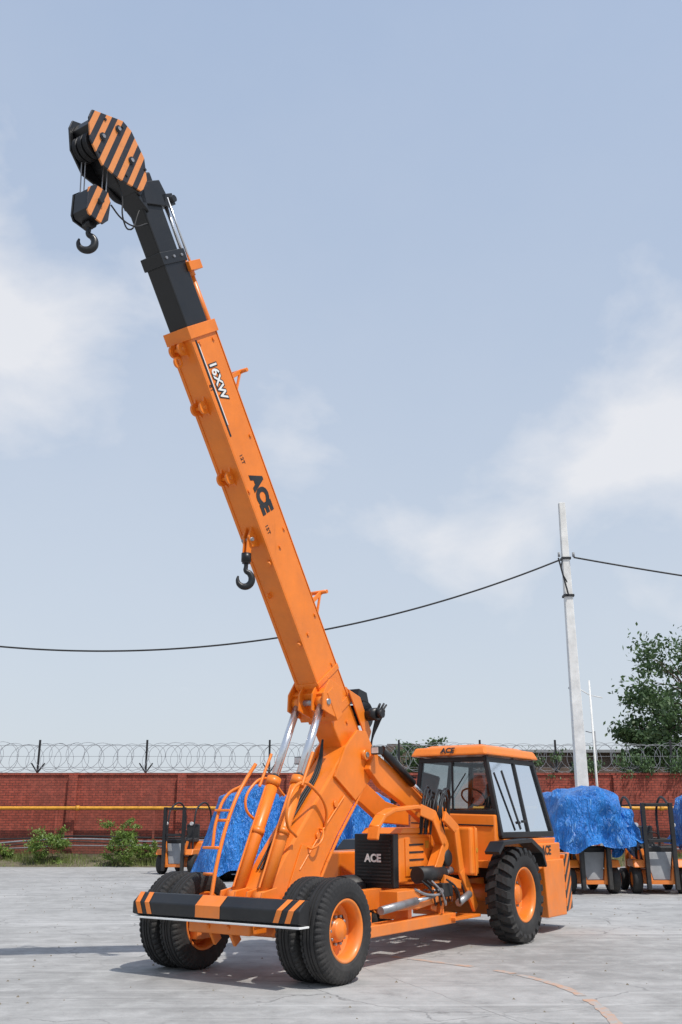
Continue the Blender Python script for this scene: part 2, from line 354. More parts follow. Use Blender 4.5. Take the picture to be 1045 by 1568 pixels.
# --- lift cylinders
CXO=.04
for sx in (-1,1):
    x=CXO+sx*.20
    a=Vector((x,-.14,.84)); b=Vector((x,1.08,3.27)); m=a.lerp(b,.575)
    cyl(C,'lift_cylinder_barrel',a,m,.083,'orange'); cyl(C,'lift_cylinder_gland',a.lerp(b,.545),a.lerp(b,.586),.096,'orange')
    cyl(C,'lift_cylinder_collar',a.lerp(b,.30),a.lerp(b,.33),.094,'orange')
    cyl(C,'lift_cylinder_wiper',a.lerp(b,.586),a.lerp(b,.596),.07,'blk2')
    cyl(C,'lift_cylinder_rod',m,b,.054,'chrome')
    cyl(C,'lift_cylinder_lower_eye',a+Vector((-.085,0,0)),a+Vector((.085,0,0)),.11,'orange')
    cyl(C,'lift_cylinder_upper_eye',b+Vector((-.065,0,0)),b+Vector((.065,0,0)),.08,'orange')
    for e in (-.11,.11): prx(C,'lift_cylinder_base_plate',[(-.36,.6),(-.28,.94),(.0,.98),(.2,.6)],x+e-.014,x+e+.014,'orange')
    tube(C,'hydraulic_pipe',[a.lerp(b,.05)+Vector((.0,-.11,.02)),a.lerp(b,.3)+Vector((0,-.11,.03)),a.lerp(b,.53)+Vector((0,-.11,.03))],.013,'orange')
    for e in (-.09,.09): prx(C,'boom_cylinder_lug',[(.96,3.16),(.97,3.38),(1.12,3.58),(1.42,3.50),(1.42,3.2),(1.25,3.08),(1.08,3.12)],x+e-.013,x+e+.013,'orange',.004)
cyl(C,'boom_cylinder_shaft',(CXO-.32,1.08,3.27),(CXO+.32,1.08,3.27),.04,'steel')
prx(C,'boom_cylinder_cross_plate',[bp(-.05,-.36),bp(.38,-.36),bp(.38,-.2),bp(-.05,-.2)],CXO-.31,CXO+.31,'orange',.008)
# --- boom
prx(C,'boom_base_section',[bp(-.95,-.10),bp(-.72,-.24),bp(-.1,-.28),bp(5.5,-.28),bp(5.5,.28),bp(-.55,.28),bp(-.92,.14)],-.18,.18,'orange',.022)
for s0,s1,e in ((5.38,5.54,.028),(-.12,.0,.016),(.42,.5,.016)):
    prx(C,'boom_collar',[bp(s0,-.28-e),bp(s1,-.28-e),bp(s1,.28+e),bp(s0,.28+e)],-.18-e,.18+e,'orange',.006)
for nn in (-.285,.285):
    for sx in (-1,1): beam(C,'boom_corner_plate',b3(sx*.165,-.1,nn),b3(sx*.165,5.4,nn),.04,.014,'orange',.003)
prx(C,'boom_middle_section',[bp(5.3,-.235),bp(6.48,-.235),bp(6.48,.225),bp(5.3,.225)],-.15,.15,'black',.02)
prx(C,'boom_collar_middle',[bp(6.34,-.26),bp(6.50,-.26),bp(6.50,.245),bp(6.34,.245)],-.17,.17,'black',.008)
prx(C,'boom_tip_section',[bp(6.4,-.20),bp(7.50,-.20),bp(7.50,.18),bp(6.4,.18)],-.125,.125,'black',.02)
prx(C,'boom_tip_collar',[bp(7.12,-.22),bp(7.38,-.22),bp(7.38,.26),bp(7.2,.30),bp(7.05,.20)],-.16,.16,'black',.01)
for i in range(3): cyl(C,'boom_side_bolt',b3(.15,6.42,-.17+.16*i),b3(.185,6.42,-.17+.16*i),.018,'steel',seg=8)
cyl(C,'extension_cylinder_rod',b3(.06,6.15,.33),b3(.06,7.15,.33),.026,'chrome'); cyl(C,'extension_cylinder_rod',b3(.15,6.3,.30),b3(.15,7.15,.30),.016,'chrome')
cyl(C,'extension_cylinder_barrel',b3(.06,4.9,.35),b3(.06,6.2,.33),.05,'orange'); cyl(C,'extension_cylinder_head',b3(.06,6.14,.33),b3(.06,6.26,.33),.066,'orange')
prx(C,'extension_cylinder_bracket',[bp(6.2,.2),bp(6.32,.2),bp(6.32,.46),bp(6.2,.46)],-.10,.20,'orange',.006)
prx(C,'extension_cylinder_anchor',[bp(7.05,.2),bp(7.2,.2),bp(7.2,.42),bp(7.05,.42)],-.02,.16,'black',.006)
cyl(C,'extension_anchor_pin',b3(-.04,7.12,.38),b3(.20,7.12,.38),.045,'black')
beam(C,'extension_guide_rail',b3(-.10,2.9,.30),b3(-.10,5.3,.30),.06,.03,'orange')
def back_bracket(s,L=.34):
    for x in (-.12,.12): beam(C,'rope_guide_bracket',b3(x,s,.27),b3(x,s+.02,.27+L),.03,.06,'orange')
    beam(C,'rope_guide_strut',b3(.12,s-.25,.27),b3(.12,s+.02,.27+L*.9),.03,.03,'orange')
    cyl(C,'rope_guide_roller',b3(-.17,s+.02,.27+L),b3(.22,s+.02,.27+L),.028,'orange')
back_bracket(4.75,.32); back_bracket(1.45,.34)
prx(C,'rope_guide_lug',[bp(4.5,.27),bp(4.58,.39),bp(4.72,.39),bp(4.8,.27)],.02,.08,'orange')
def ring(nm,x,s,n,r,t,mat='orange',w=.05):
    y,z=bp(s,n); pr=[(-w/2,r-t),(-w/2,r+t),(w/2,r+t),(w/2,r-t),(-w/2,r-t)]
    lathe(C,nm,(x,y,z),pr,mat,seg=24,smooth=False)
ring('boom_lifting_eye',.10,.02,.35,.045,.022)
prx(C,'boom_lifting_eye_base',[bp(-.1,.27),bp(.12,.27),bp(.05,.31),bp(-.03,.31)],.075,.125,'orange')
for s in (5.3,4.52,3.55):
    for x in (-.10,.04):
        ring('boom_under_lug',x,s,-.345,.055,.030,w=.032)
        prx(C,'boom_under_lug_base',[bp(s-.15,-.27),bp(s+.15,-.27),bp(s+.06,-.33),bp(s-.06,-.33)],x-.017,x+.017,'orange',.003)
    cyl(C,'boom_lug_pin',b3(-.14,s,-.345),b3(.08,s,-.345),.024,'orange')
ring('shackle',-.02,5.16,-.44,.06,.014,w=.028)
for a_,b_ in ((-.06,-.03),(.03,.06)): prx(C,'hook_hanger_lug',[bp(2.55,-.27),bp(2.85,-.27),bp(2.75,-.42),bp(2.6,-.42)],a_,b_,'orange')
def hook(nm,x,y,z,sc,mat='black'):
    pts=[(0,0),(0,-.10),(.0,-.16),(.055,-.20),(.085,-.27),(.06,-.35),(-.01,-.385),(-.08,-.36),(-.11,-.30),(-.105,-.24)]
    rad=[.9,.9,1.0,1.25,1.45,1.5,1.4,1.15,.8,.4]
    cu=bpy.data.curves.new(nm,'CURVE'); cu.dimensions='3D'; cu.bevel_depth=.033*sc; cu.bevel_resolution=4; cu.use_fill_caps=True
    s=cu.splines.new('BEZIER'); s.bezier_points.add(len(pts)-1)
    for q,(a,b),r in zip(s.bezier_points,pts,rad):
        q.co=(x+a*sc*.7,y+a*sc*.7,z+b*sc); q.handle_left_type=q.handle_right_type='AUTO'; q.radius=r
    cu.materials.append(M[mat]); o=bpy.data.objects.new(nm,cu); S.collection.objects.link(o); o.parent=C
    cyl(C,nm+'_collar',(x,y,z+.02*sc),(x,y,z-.06*sc),.055*sc,mat)
by,bz=bp(2.68,-.40)
cyl(C,'hanger_pin',(-.09,by,bz+.02),(.09,by,bz+.02),.025,'steel')
for x in (-.03,.03): beam(C,'auxiliary_hook_link',(x,by,bz+.04),(x,by-.02,bz-.22),.018,.09,'orange',.004)
cyl(C,'auxiliary_hook_swivel',(0,by-.02,bz-.17),(0,by-.02,bz-.28),.065,'black')
hook('auxiliary_hook',0,by-.02,bz-.25,.95)
ring('boom_small_eye',-.06,1.85,-.31,.03,.012,w=.02)
for s in (1.1,2.3): cyl(C,'boom_under_pin',b3(.13,s,-.28),b3(.13,s,-.34),.035,'orange')
for s,n_ in ((5.3,.16),(5.3,-.14),(3.95,.2),(2.6,.2),(2.42,-.02),(1.3,.2),(1.15,-.1),(.55,.18),(.45,-.02),(-.3,.05),(3.3,-.24)):
    cyl(C,'boom_side_bolt',b3(.178,s,n_),b3(.198,s,n_),.024,'orange',seg=12)
rt=(0,.5736,-.8192); up=(0,ny,nz_)
text(C,'boom_lettering','ACE',.335,'black',b3(.183,3.19,-.01),rt,up,off=.022,sx=.86)
text(C,'boom_model_lettering_outline','16XW',.205,'black',b3(.183,4.78,-.05),rt,up,off=.022,sx=.9)
text(C,'boom_model_lettering','16XW',.205,'white',b3(.187,4.78,-.05),rt,up,off=.005,sx=.9)
beam(C,'boom_decal_line',b3(.1815,4.05,-.20),b3(.1815,5.35,-.20),.004,.032,'black',0); beam(C,'boom_decal_line',b3(.1825,4.2,-.172),b3(.1825,5.3,-.172),.004,.014,'white',0)
for tx,s_,n_ in (('12T',3.72,-.14),('15T',2.72,-.14),('8T',4.72,-.235)): text(C,'boom_small_lettering',tx,.09,'black',b3(.183,s_,n_),rt,up)
# --- boom head
hp=[(8.16,-.68),(8.24,-.58),(8.10,-.10),(7.98,-.01),(7.64,.05),(7.30,-.08),(7.25,-.24),(7.42,-.55),(7.60,-.76),(7.90,-.80)]
prx(C,'boom_head_side_plate',[bp(s,n_) for s,n_ in hp],.188,.212,'stripe',.003)
prx(C,'boom_head_side_plate_far',[bp(s,n_) for s,n_ in hp],-.150,-.126,'black',.003)
hi=[(8.10,-.66),(8.17,-.56),(8.03,-.10),(7.93,-.03),(7.64,.02),(7.3,-.1),(7.2,-.24),(7.42,-.45),(7.62,-.55),(7.9,-.6)]
prx(C,'boom_head_frame',[bp(s,n_) for s,n_ in hi],-.124,.184,'black',.01)
prx(C,'boom_head_neck',[bp(7.0,-.16),bp(7.5,-.06),bp(7.6,-.4),bp(7.25,-.3)],-.14,.16,'black',.01)
for s,n_ in ((7.92,-.58),(7.62,-.22),(8.0,-.25)):
    cyl(C,'head_sheave_pin',b3(-.18,s,n_),b3(.235,s,n_),.045,'black'); cyl(C,'head_sheave_pin_cap',b3(.235,s,n_),b3(.245,s,n_),.025,'steel')
for s,n_ in ((8.12,-.42),(8.03,-.15),(7.5,-.02),(7.45,-.4),(7.75,-.72)): cyl(C,'head_plate_bolt',b3(.21,s,n_),b3(.225,s,n_),.018,'blk2',seg=8)
for x in (-.07,.02,.11):
    y,z=bp(7.86,-.66); lathe(C,'head_sheave',(x,y,z),[(-.03,.14),(-.025,.16),(0,.135),(.025,.16),(.03,.14),(.03,.03)],'blk2',seg=28)
# --- hook block
hy,hz=-3.36,8.60
blk=[(-.24,-.16),(-.19,-.22),(.10,-.24),(.20,-.15),(.22,.10),(.15,.21),(-.12,.21),(-.24,.12)]
prx(C,'hook_block_side_plate',[(hy+a*.74,hz+b) for a,b in blk],.128,.150,'stripe',.003); prx(C,'hook_block_side_plate_far',[(hy+a*.74,hz+b) for a,b in blk],-.130,-.108,'black',.003)
prx(C,'hook_block_body',[(hy+a*.70,hz+b*.92) for a,b in blk],-.104,.124,'black',.01)
cyl(C,'hook_block_pin',(-.17,hy,hz+.03),(.19,hy,hz+.03),.035,'black')
cyl(C,'hook_block_trunnion',(-.06,hy,hz-.23),(.06,hy,hz-.23),.06,'black')
hook('main_hook',0,hy,hz-.21,.95)
for x,dy in ((-.09,-.10),(-.05,-.08),(.05,.10),(.10,.12)):
    tube(C,'hoist_rope',[(x,hy+dy,hz+.15),(x,hy+dy*1.1-.02,9.40)],.008,'steel',smooth=False)
tube(C,'limit_switch_cable',[(.1,-3.2,9.2),(.12,-3.02,8.95),(.12,-2.95,8.6),(.1,-2.85,8.55),(.1,-2.7,8.9)],.01,'blk2')
tube(C,'limit_switch_cable',[(.1,-3.15,8.72),(.12,-3.0,8.62),(.12,-2.8,8.62),(.1,-2.55,8.8)],.01,'blk2')
tube(C,'head_hose_loop',[b3(-.12,7.2,-.2),b3(-.12,7.3,-.38),b3(-.12,7.5,-.42),b3(-.12,7.6,-.3)],.035,'blk2')
# --- winch
cyl(C,'winch_drum',b3(-.18,-.45,.50),b3(.18,-.45,.50),.15,'blk2')
for x in (-.2,.2): cyl(C,'winch_flange',b3(x-.015,-.45,.50),b3(x+.015,-.45,.50),.20,'black')
cyl(C,'winch_motor',b3(.2,-.45,.50),b3(.42,-.45,.50),.09,'black'); cyl(C,'winch_motor_cap',b3(.42,-.45,.50),b3(.5,-.45,.50),.06,'blk2')
for a_,b_ in ((-.22,-.19),(.217,.24)): prx(C,'winch_mount',[bp(-.8,.27),bp(.1,.27),bp(-.15,.48),bp(-.7,.45)],a_,b_,'orange')
prx(C,'winch_cover',[bp(-.15,.42),bp(-.05,.55),bp(-.2,.70),bp(-.35,.66)],-.2,.22,'black')
for i in range(6):
    a=random.uniform(-.1,.1)
    tube(C,'winch_hose',[b3(.25+.03*i,-.5,.6),b3(.3+.02*i,-.45+a,.70+.02*i),b3(.2,-.65+a,.76),b3(.12,-.9,.55),b3(.1,-1.15,.35)],.014,'blk2')
# --- guard rails
tube(C,'access_rail',[(-.32,-.42,.75),(-.34,-.26,1.35),(-.36,.02,1.95),(-.36,.22,2.22),(-.32,.38,2.44)],.024,'orange')
tube(C,'access_rail',[(-.36,.22,2.18),(-.50,.05,2.05),(-.52,-.12,1.75),(-.50,-.2,1.42)],.020,'orange')
for z,y in ((1.12,-.32),(1.42,-.24),(1.74,-.10)): cyl(C,'access_rail_rung',(-.52,y,z),(-.33,y,z),.018,'orange')
beam(C,'step_plate',(-.58,-.25,1.42),(-.36,-.25,1.42),.10,.03,'orange',side=Vector((0,1,0))); beam(C,'step_plate',(-.56,-.10,1.86),(-.36,-.04,1.86),.08,.03,'orange',side=Vector((0,1,0)))
tube(C,'hose_guard_loop',[(.34,.40,1.55),(.40,.12,1.72),(.42,.14,2.0),(.40,.36,2.18),(.36,.75,2.12),(.34,1.05,1.86),(.28,1.1,1.62)],.020,'orange')
tube(C,'hose_guard_loop',[(-.26,.40,1.7),(-.32,.2,1.9),(-.32,.32,2.16),(-.28,.6,2.26),(-.2,.85,2.05)],.018,'orange')
for x in (.40,-.28): tube(C,'cylinder_guard_bar',[(x,.42,2.16),(x-.02,.68,2.58)],.020,'orange')
tube(C,'mast_pipe',[(.285,.55,1.15),(.285,1.05,1.62),(.285,1.55,2.05)],.012,'orange')
tube(C,'mast_handle',[(.27,.72,1.42),(.34,.74,1.40),(.34,.98,1.62),(.27,1.0,1.64)],.014,'orange')
for i in range(3): tube(C,'mast_hose',[(-.02+.05*i,.1,1.17),(-.02+.05*i,.45,1.56),(0+.04*i,.9,2.0),(.0+.03*i,1.3,2.42),(.03,1.4,2.8)],.014,'blk2')
# --- engine module
box(C,'engine_enclosure',(.06,.66),(2.34,3.35),(.92,1.56),'orange',.02)
prx(C,'engine_hood_top',[(2.34,1.562),(3.35,1.562),(3.30,1.64),(2.45,1.64)],.04,.68,'orange',.012)
box(C,'radiator_shell',(.02,.66),(2.20,2.335),(.86,1.56),'black',.012)
for i in range(13): box(C,'radiator_louvre',(.07,.61),(2.18,2.205),(.92+i*.045,.94+i*.045),'blk2',.002)
text(C,'radiator_lettering_plate','ACE',.14,'white',(.34,2.172,1.24),(1,0,0),(0,0,1),off=.006)
box(C,'engine_door',(.663,.673),(2.5,3.2),(1.0,1.5),'orange',.003)
for z in (1.1,1.2,1.3,1.4): box(C,'engine_vent_slot',(.674,.680),(2.6,3.0),(z,z+.025),'blk2',.001)
cyl(C,'muffler',(.82,2.55,1.02),(.82,3.25,1.02),.11,'blk2'); cyl(C,'muffler_pipe',(.82,3.25,1.02),(.82,3.55,1.05),.05,'steel')
lathe(C,'air_cleaner',(.80,3.35,1.22),[(-.10,.02),(-.10,.11),(.08,.12),(.1,.10),(.1,.001)],'blk2',seg=24)
box(C,'battery_box',(.70,.98),(1.75,2.35),(.62,.86),'orange',.01)
box(C,'side_outrigger_beam',(.78,.98),(.95,3.35),(.36,.50),'orange',.012)
box(C,'side_foot_plate',(.70,1.05),(3.2,4.0),(.40,.44),'orange',.006)
for y in (1.2,2.2,3.1): box(C,'outrigger_bracket',(.45,.9),(y-.05,y+.05),(.48,.64),'orange')
def polyarm(nm,pts,x,w,t):
    for a,b in zip(pts,pts[1:]): beam(C,nm,(x,a[0],a[1]),(x,b[0],b[1]),w,t,'orange',.01)
    for a in pts[1:-1]: cyl(C,nm+'_knuckle',(x-w/2+.003,a[0],a[1]),(x+w/2-.003,a[0],a[1]),t*.50,'orange')
polyarm('engine_guard_arch',[(1.45,1.50),(1.50,1.66),(1.66,1.80),(1.9,1.87),(2.55,1.92),(2.98,1.84),(3.28,1.42),(3.02,1.1),(2.85,.55)],.80,.16,.05)
polyarm('side_support_arm',[(2.6,1.88),(2.98,1.80),(3.30,1.40),(3.04,1.08),(2.88,.55)],.87,.03,.16)
polyarm('side_support_arm',[(3.15,1.8),(3.5,1.62),(3.62,1.05),(4.05,.5)],.94,.05,.15)
polyarm('side_support_arm',[(3.1,.95),(3.6,.85)],.92,.07,.12)
beam(C,'lower_link',(.9,2.3,.66),(.9,3.2,.75),.08,.12,'orange')
box(C,'side_fuel_tank',(.62,1.08),(3.70,3.95),(.98,1.64),'orange',.03)
box(C,'fuel_tank_band',(.60,1.10),(3.80,3.83),(.97,1.65),'orange',.003)
box(C,'hydraulic_tank',(-1.05,-.5),(2.6,3.8),(.75,1.30),'orange',.03)
cyl(C,'reflector',(1.082,3.88,1.32),(1.09,3.88,1.32),.03,'yellow')
box(C,'safety_sticker',(.674,.680),(3.06,3.16),(1.36,1.46),'yellow',0); box(C,'safety_sticker',(.60,.68),(4.49,4.494),(1.45,1.53),'yellow',0)
cyl(C,'side_cylinder',(1.0,1.3,.66),(1.0,2.2,.72),.05,'steel'); cyl(C,'side_cylinder_rod',(1.0,2.2,.72),(1.0,2.7,.75),.025,'chrome')
cyl(C,'small_accumulator',(1.0,3.4,.62),(1.0,3.75,.72),.05,'steel')
random.seed(11)
for i in range(12):
    x=.62+random.random()*.3; y0=2.9+random.random()*.5
    tube(C,'hydraulic_hose',[(x,y0,1.55),(x+.05,y0+.05,1.85+random.random()*.25),(x-.05,y0+.3+random.random()*.2,1.95+random.random()*.25),(x-.1,y0+.55,1.75),(x-.1,y0+.7,1.3)],.015,'blk2')
for i in range(10):
    x=.72+random.random()*.28; y0=2.4+random.random()*1.1
    tube(C,'hydraulic_hose',[(x,y0,.95),(x+.08,y0+.1,.8+random.random()*.1),(x+.02,y0+.35,.62),(x-.1,y0+.55,.75)],.014,random.choice(['blk2','blk2','steel']))
for i in range(4):
    tube(C,'hydraulic_hose',[(.1+.05*i,.9,.98),(.34+.02*i,1.2,1.02-.05*i),(.35,1.7,.9-.04*i),(.2,2.2,.9)],.016,'blk2')
box(C,'control_valve_block',(.70,1.0),(2.95,3.25),(.72,.90),'blk2',.01)
for i in range(5): cyl(C,'valve_spool',(.75+.05*i,2.95,.81),(.75+.05*i,2.86,.81),.015,'steel',seg=8)
tube(C,'valve_pipe',[(.98,2.2,.86),(1.02,2.5,.78),(1.02,2.9,.8),(.9,3.0,.86)],.018,'steel')
# --- cab
zt=2.72
def cx_(z,side):
    t=(z-1.45)/(zt-1.45)
    return (1.20-.24*t) if side>0 else (-.42+.18*t)
F0=4.56
def By(z): return 6.62-.20*(z-1.45)/(zt-1.45)
def Fy(z): return F0+.03*(z-1.45)/(zt-1.45)
hexa(C,'cab_lower_body',[(-.42,4.60,1.10),(1.18,4.60,1.25),(1.18,6.6,1.25),(-.42,6.6,1.10),(-.42,4.60,1.50),(1.21,4.60,1.46),(1.21,6.62,1.46),(-.42,6.62,1.50)],'orange',.02)
hexa(C,'cab_front_panel',[(-.42,4.42,1.10),(1.14,4.42,1.10),(1.14,4.595,1.10),(-.42,4.595,1.10),(-.40,4.50,1.86),(1.10,4.50,1.82),(1.12,4.595,1.82),(-.41,4.595,1.86)],'orange',.02)
box(C,'cab_floor_plate',(.2,1.15),(4.15,4.41),(1.06,1.16),'orange',.01)
beam(C,'cab_front_trim',(-.38,4.49,1.70),(1.09,4.47,1.66),.02,.02,'blk2',side=Vector((0,0,1)))
for sd in (-1,1):
    for k in 'fmr':
        zl=1.50
        fy={'f':lambda z:Fy(z)+.02,'m':lambda z:5.62,'r':lambda z:By(z)-.03}[k]
        w_=.075 if k!='m' else .06
        beam(C,'cab_pillar',(cx_(zl,sd)-.03*sd,fy(zl),zl),(cx_(zt,sd)-.03*sd,fy(zt),zt),w_,w_,'blk2',.012)
    for z in (1.52,zt-.05): beam(C,'cab_side_rail',(cx_(z,sd)-.03*sd,Fy(z),z),(cx_(z,sd)-.03*sd,By(z),z),.07,.09 if z<2 else .07,'blk2',.01)
    z0,z1=1.56,zt-.08
    V=[(cx_(z0,sd)-.03*sd,Fy(z0)+.05,z0),(cx_(z0,sd)-.03*sd,By(z0)-.05,z0),(cx_(z1,sd)-.03*sd,By(z1)-.05,z1),(cx_(z1,sd)-.03*sd,Fy(z1)+.05,z1)]
    mk('cab_side_glass',V,[(0,1,2,3)],'glass',C)
for fn in (Fy,By):
    fr_=fn is Fy; z0=1.88 if fr_ else 1.6; z1=zt-.08
    for z in (z0-.02,zt-.05): beam(C,'cab_cross_rail',(cx_(z,-1),fn(z),z),(cx_(z,1)-.02,fn(z),z),.07,.07,'blk2',.01,side=Vector((0,1,0)))
    V=[(cx_(z0,-1)+.03,fn(z0),z0),(cx_(z0,1)-.04,fn(z0),z0),(cx_(z1,1)-.04,fn(z1),z1),(cx_(z1,-1)+.03,fn(z1),z1)]
    mk('cab_windscreen' if fr_ else 'cab_rear_glass',V,[(0,1,2,3)],'glass',C)
beam(C,'windscreen_divider',(.36,F0-.01,1.88),(.36,F0+.01,2.64),.03,.03,'blk2')
hexa(C,'cab_roof',[(-.34,4.42,2.73),(1.04,4.42,2.73),(1.04,6.52,2.73),(-.34,6.52,2.73),(-.28,4.50,2.87),(.98,4.50,2.87),(.98,6.44,2.87),(-.28,6.44,2.87)],'orange',.035)
hexa(C,'cab_roof_cap',[(-.2,4.62,2.865),(.90,4.62,2.865),(.90,6.3,2.865),(-.2,6.3,2.865),(-.1,4.75,2.91),(.80,4.75,2.91),(.80,6.15,2.91),(-.1,6.15,2.91)],'orange',.02)
text(C,'roof_lettering','ACE',.13,'black',(.36,4.425,2.805),(1,0,0),(0,.5,.86),off=.005)
beam(C,'windscreen_wiper',(.25,F0-.05,1.95),(.62,F0-.04,2.45),.012,.02,'blk2',0)
beam(C,'door_grab_bar',(cx_(2.45,1)+.03,4.95,2.5),(cx_(1.65,1)+.03,5.25,1.6),.02,.05,'blk2')
beam(C,'door_handle',(1.17,5.35,1.72),(1.17,5.5,1.72),.03,.04,'blk2')
tube(C,'mirror_arm',[(-.3,4.55,2.4),(-.5,4.35,2.45),(-.55,4.3,2.35)],.014,'blk2'); box(C,'mirror',(-.63,-.47),(4.27,4.31),(2.0,2.35),'blk2',.01)
box(C,'operator_seat_base',(.15,.68),(5.5,6.0),(1.55,1.78),'seat',.05); hexa(C,'operator_seat_back',[(.17,5.95,1.72),(.66,5.95,1.72),(.66,6.08,1.72),(.17,6.08,1.72),(.2,6.08,2.35),(.63,6.08,2.35),(.63,6.18,2.35),(.2,6.18,2.35)],'seat',.04)
box(C,'dashboard',(-.2,.95),(4.7,4.95),(1.53,1.92),'blk2',.04); cyl(C,'steering_column',(.42,4.9,1.8),(.42,5.15,2.08),.03,'blk2')
ry=Vector((.42,5.17,2.1)); u_,w_=frame_of(Vector((0,.66,.75)))
tube(C,'steering_wheel',[tuple(ry+u_*.2*math.cos(t*math.pi/6)+w_*.2*math.sin(t*math.pi/6)) for t in range(12)],.015,'blk2',cyc=True)
for i in range(4): cyl(C,'control_lever',(.75+.06*i,5.0,1.85),(.75+.06*i,5.05,2.1),.012,'blk2',seg=8)
box(C,'cab_interior_floor',(-.36,1.12),(4.66,6.5),(1.505,1.525),'blk2',.0)
fp=[(3.86,1.30),(4.06,1.44),(5.09,1.47),(5.5,1.30),(5.62,1.05),(5.58,1.03),(5.45,1.24),(5.06,1.41),(4.08,1.39),(3.89,1.26)]
prx(C,'rear_fender',fp,1.215,1.45,'black',.004); prx(C,'rear_fender',fp,-1.42,-.95,'black',.004)
box(C,'rear_body',(-1.1,1.24),(5.68,6.72),(.98,1.38),'orange',.02)
text(C,'rear_body_lettering','ACE',.2,'black',(1.243,6.12,1.26),(0,1,0),(0,0,1),off=.006)
hexa(C,'counterweight',[(-1.25,6.00,.24),(1.27,6.00,.24),(1.27,6.78,.24),(-1.25,6.78,.24),(-1.25,5.90,1.12),(1.27,5.90,1.12),(1.27,6.78,1.12),(-1.25,6.78,1.12)],'orange',.015)
hexa(C,'counterweight_tail',[(-1.2,6.784,.28),(1.275,6.784,.28),(1.16,7.33,.30),(-1.1,7.33,.30),(-1.2,6.784,1.18),(1.275,6.784,1.18),(1.16,7.33,1.20),(-1.1,7.33,1.20)],'stripe2',.01)
box(C,'under_cab_box',(-.9,.9),(5.35,5.85),(.65,1.0),'blk2',.02)
# ------------------------------------------------------------ GROUND
def sheet(name,x0,x1,y0,y1,z,mat): return mk(name,[(x0,y0,z),(x1,y0,z),(x1,y1,z),(x0,y1,z)],[(0,1,2,3)],mat)
sheet('ground',-900,900,-300,1500,0,'dirt')
sheet('concrete_yard_pavement',-60,60,-30,40.2,.004,'concrete')
V=[];F=[]
pts=[(.68,14.1),(1.81,12.95),(2.35,11.9),(2.52,10.8),(2.47,9.66),(2.3,8.2)]
k=60
def cr(t):
    i=min(int(t),len(pts)-2); f=t-i
    p=[pts[max(i-1,0)],pts[i],pts[i+1],pts[min(i+2,len(pts)-1)]]
    return tuple(.5*((2*p[1][a])+(-p[0][a]+p[2][a])*f+(2*p[0][a]-5*p[1][a]+4*p[2][a]-p[3][a])*f*f+(-p[0][a]+3*p[1][a]-3*p[2][a]+p[3][a])*f**3) for a in (0,1))
for i in range(k+1):
    t=i/k*(len(pts)-1-1e-3); a=Vector(cr(t)); b=Vector(cr(min(t+.02,len(pts)-1.0005))); a2=Vector(cr(max(t-.02,0)))
    wd=.055*(1+.6*noise.noise(Vector((i*.6,0,0))))
    d=(b-a2).normalized(); nn=Vector((-d.y,d.x))*wd
    V+=[(a.x+nn.x,a.y+nn.y,.008),(a.x-nn.x,a.y-nn.y,.008)]
for i in range(k):
    if noise.noise(Vector((i*.23,5,0)))<-.18: continue
    F.append((2*i,2*i+1,2*i+3,2*i+2))
mk('painted_ground_marking',V,F,'mark')
V=[];F=[];nxs=240
prb=[(40.0,0.0),(40.25,.12),(40.8,.22),(41.5,.35),(41.95,.42)]
for i in range(nxs+1):
    x=-60+120*i/nxs
    for y,z in prb:
        h=noise.noise(Vector((x*.5,y,0)))*.12
        V.append((x,y+(h*6-.3 if y<40.1 else 0),max(z+(h if z>.05 else 0),.006)))
for i in range(nxs):
    for j in range(4):
        a=i*5+j; F.append((a,a+5,a+6,a+1))
mk('grass_verge_ground',V,F,'soil',smooth=True)
random.seed(3)
V=[];F=[]
for i in range(26000):
    x=random.uniform(-19,22); y=random.uniform(39.6,41.7)
    dn=noise.noise(Vector((x*.35,y*.8,3)))
    if dn<-.12 and random.random()<.85: continue
    if y<40 and random.random()<.7: continue
    z0=.02+.2*max(0,y-40)
    h=random.uniform(.06,.26)*(1+dn); a=random.uniform(0,6.28); w=.014
    dx,dy=math.cos(a)*w,math.sin(a)*w; lx,ly=random.gauss(0,.05),random.gauss(0,.05)
    o=len(V); V+=[(x-dx,y-dy,z0),(x+dx,y+dy,z0),(x+lx,y+ly,z0+h)]; F.append((o,o+1,o+2))
raw('grass',V,F,'grass')
# scattered grit on the yard
random.seed(77);V=[];F=[]
for i in range(700):
    x=random.uniform(-9,10);y=random.uniform(8.5,36);s=random.uniform(.006,.022)
    o=len(V); V+=[(x-s,y-s*.6,.004),(x+s,y-s,.004),(x+s*.5,y+s,.004),(x,y,.004+s)]; F+=[(o,o+1,o+3),(o+1,o+2,o+3),(o+2,o,o+3)]
raw('gravel_grit',V,F,'dirt')
# ------------------------------------------------------------ WALL
Wl=empty('brick_boundary_wall',(0,42,0))
box(Wl,'wall_body',(-45,55),(0,.3),(0,3.52),'brick',0)
box(Wl,'wall_coping',(-45,55),(-.05,.35),(3.52,3.62),'brick',.01)
for x in [-38.5+4.55*i for i in range(20)]: box(Wl,'wall_pilaster',(x-.18,x+.18),(-.14,-.003),(0,3.515),'brick',.01)
Fw=empty('razor_wire_fence',(0,42.15,0))
for x in [-27.5,-22.6,-17.7,-12.8,-8.24,-3.03,2.46,5.9,9.1,14,19,24]:
    box(Fw,'fence_post',(x-.04,x+.04),(-.03,.03),(3.60,4.98),'blk2',0)
    for q in (-.28,.28): beam(Fw,'fence_post_brace',(x+q,0,4.02),(x,0,3.62),.05,.05,'blk2',0)
    beam(Fw,'fence_post_arm',(x-.18,0,4.95),(x+.22,0,4.95),.04,.04,'blk2',0)
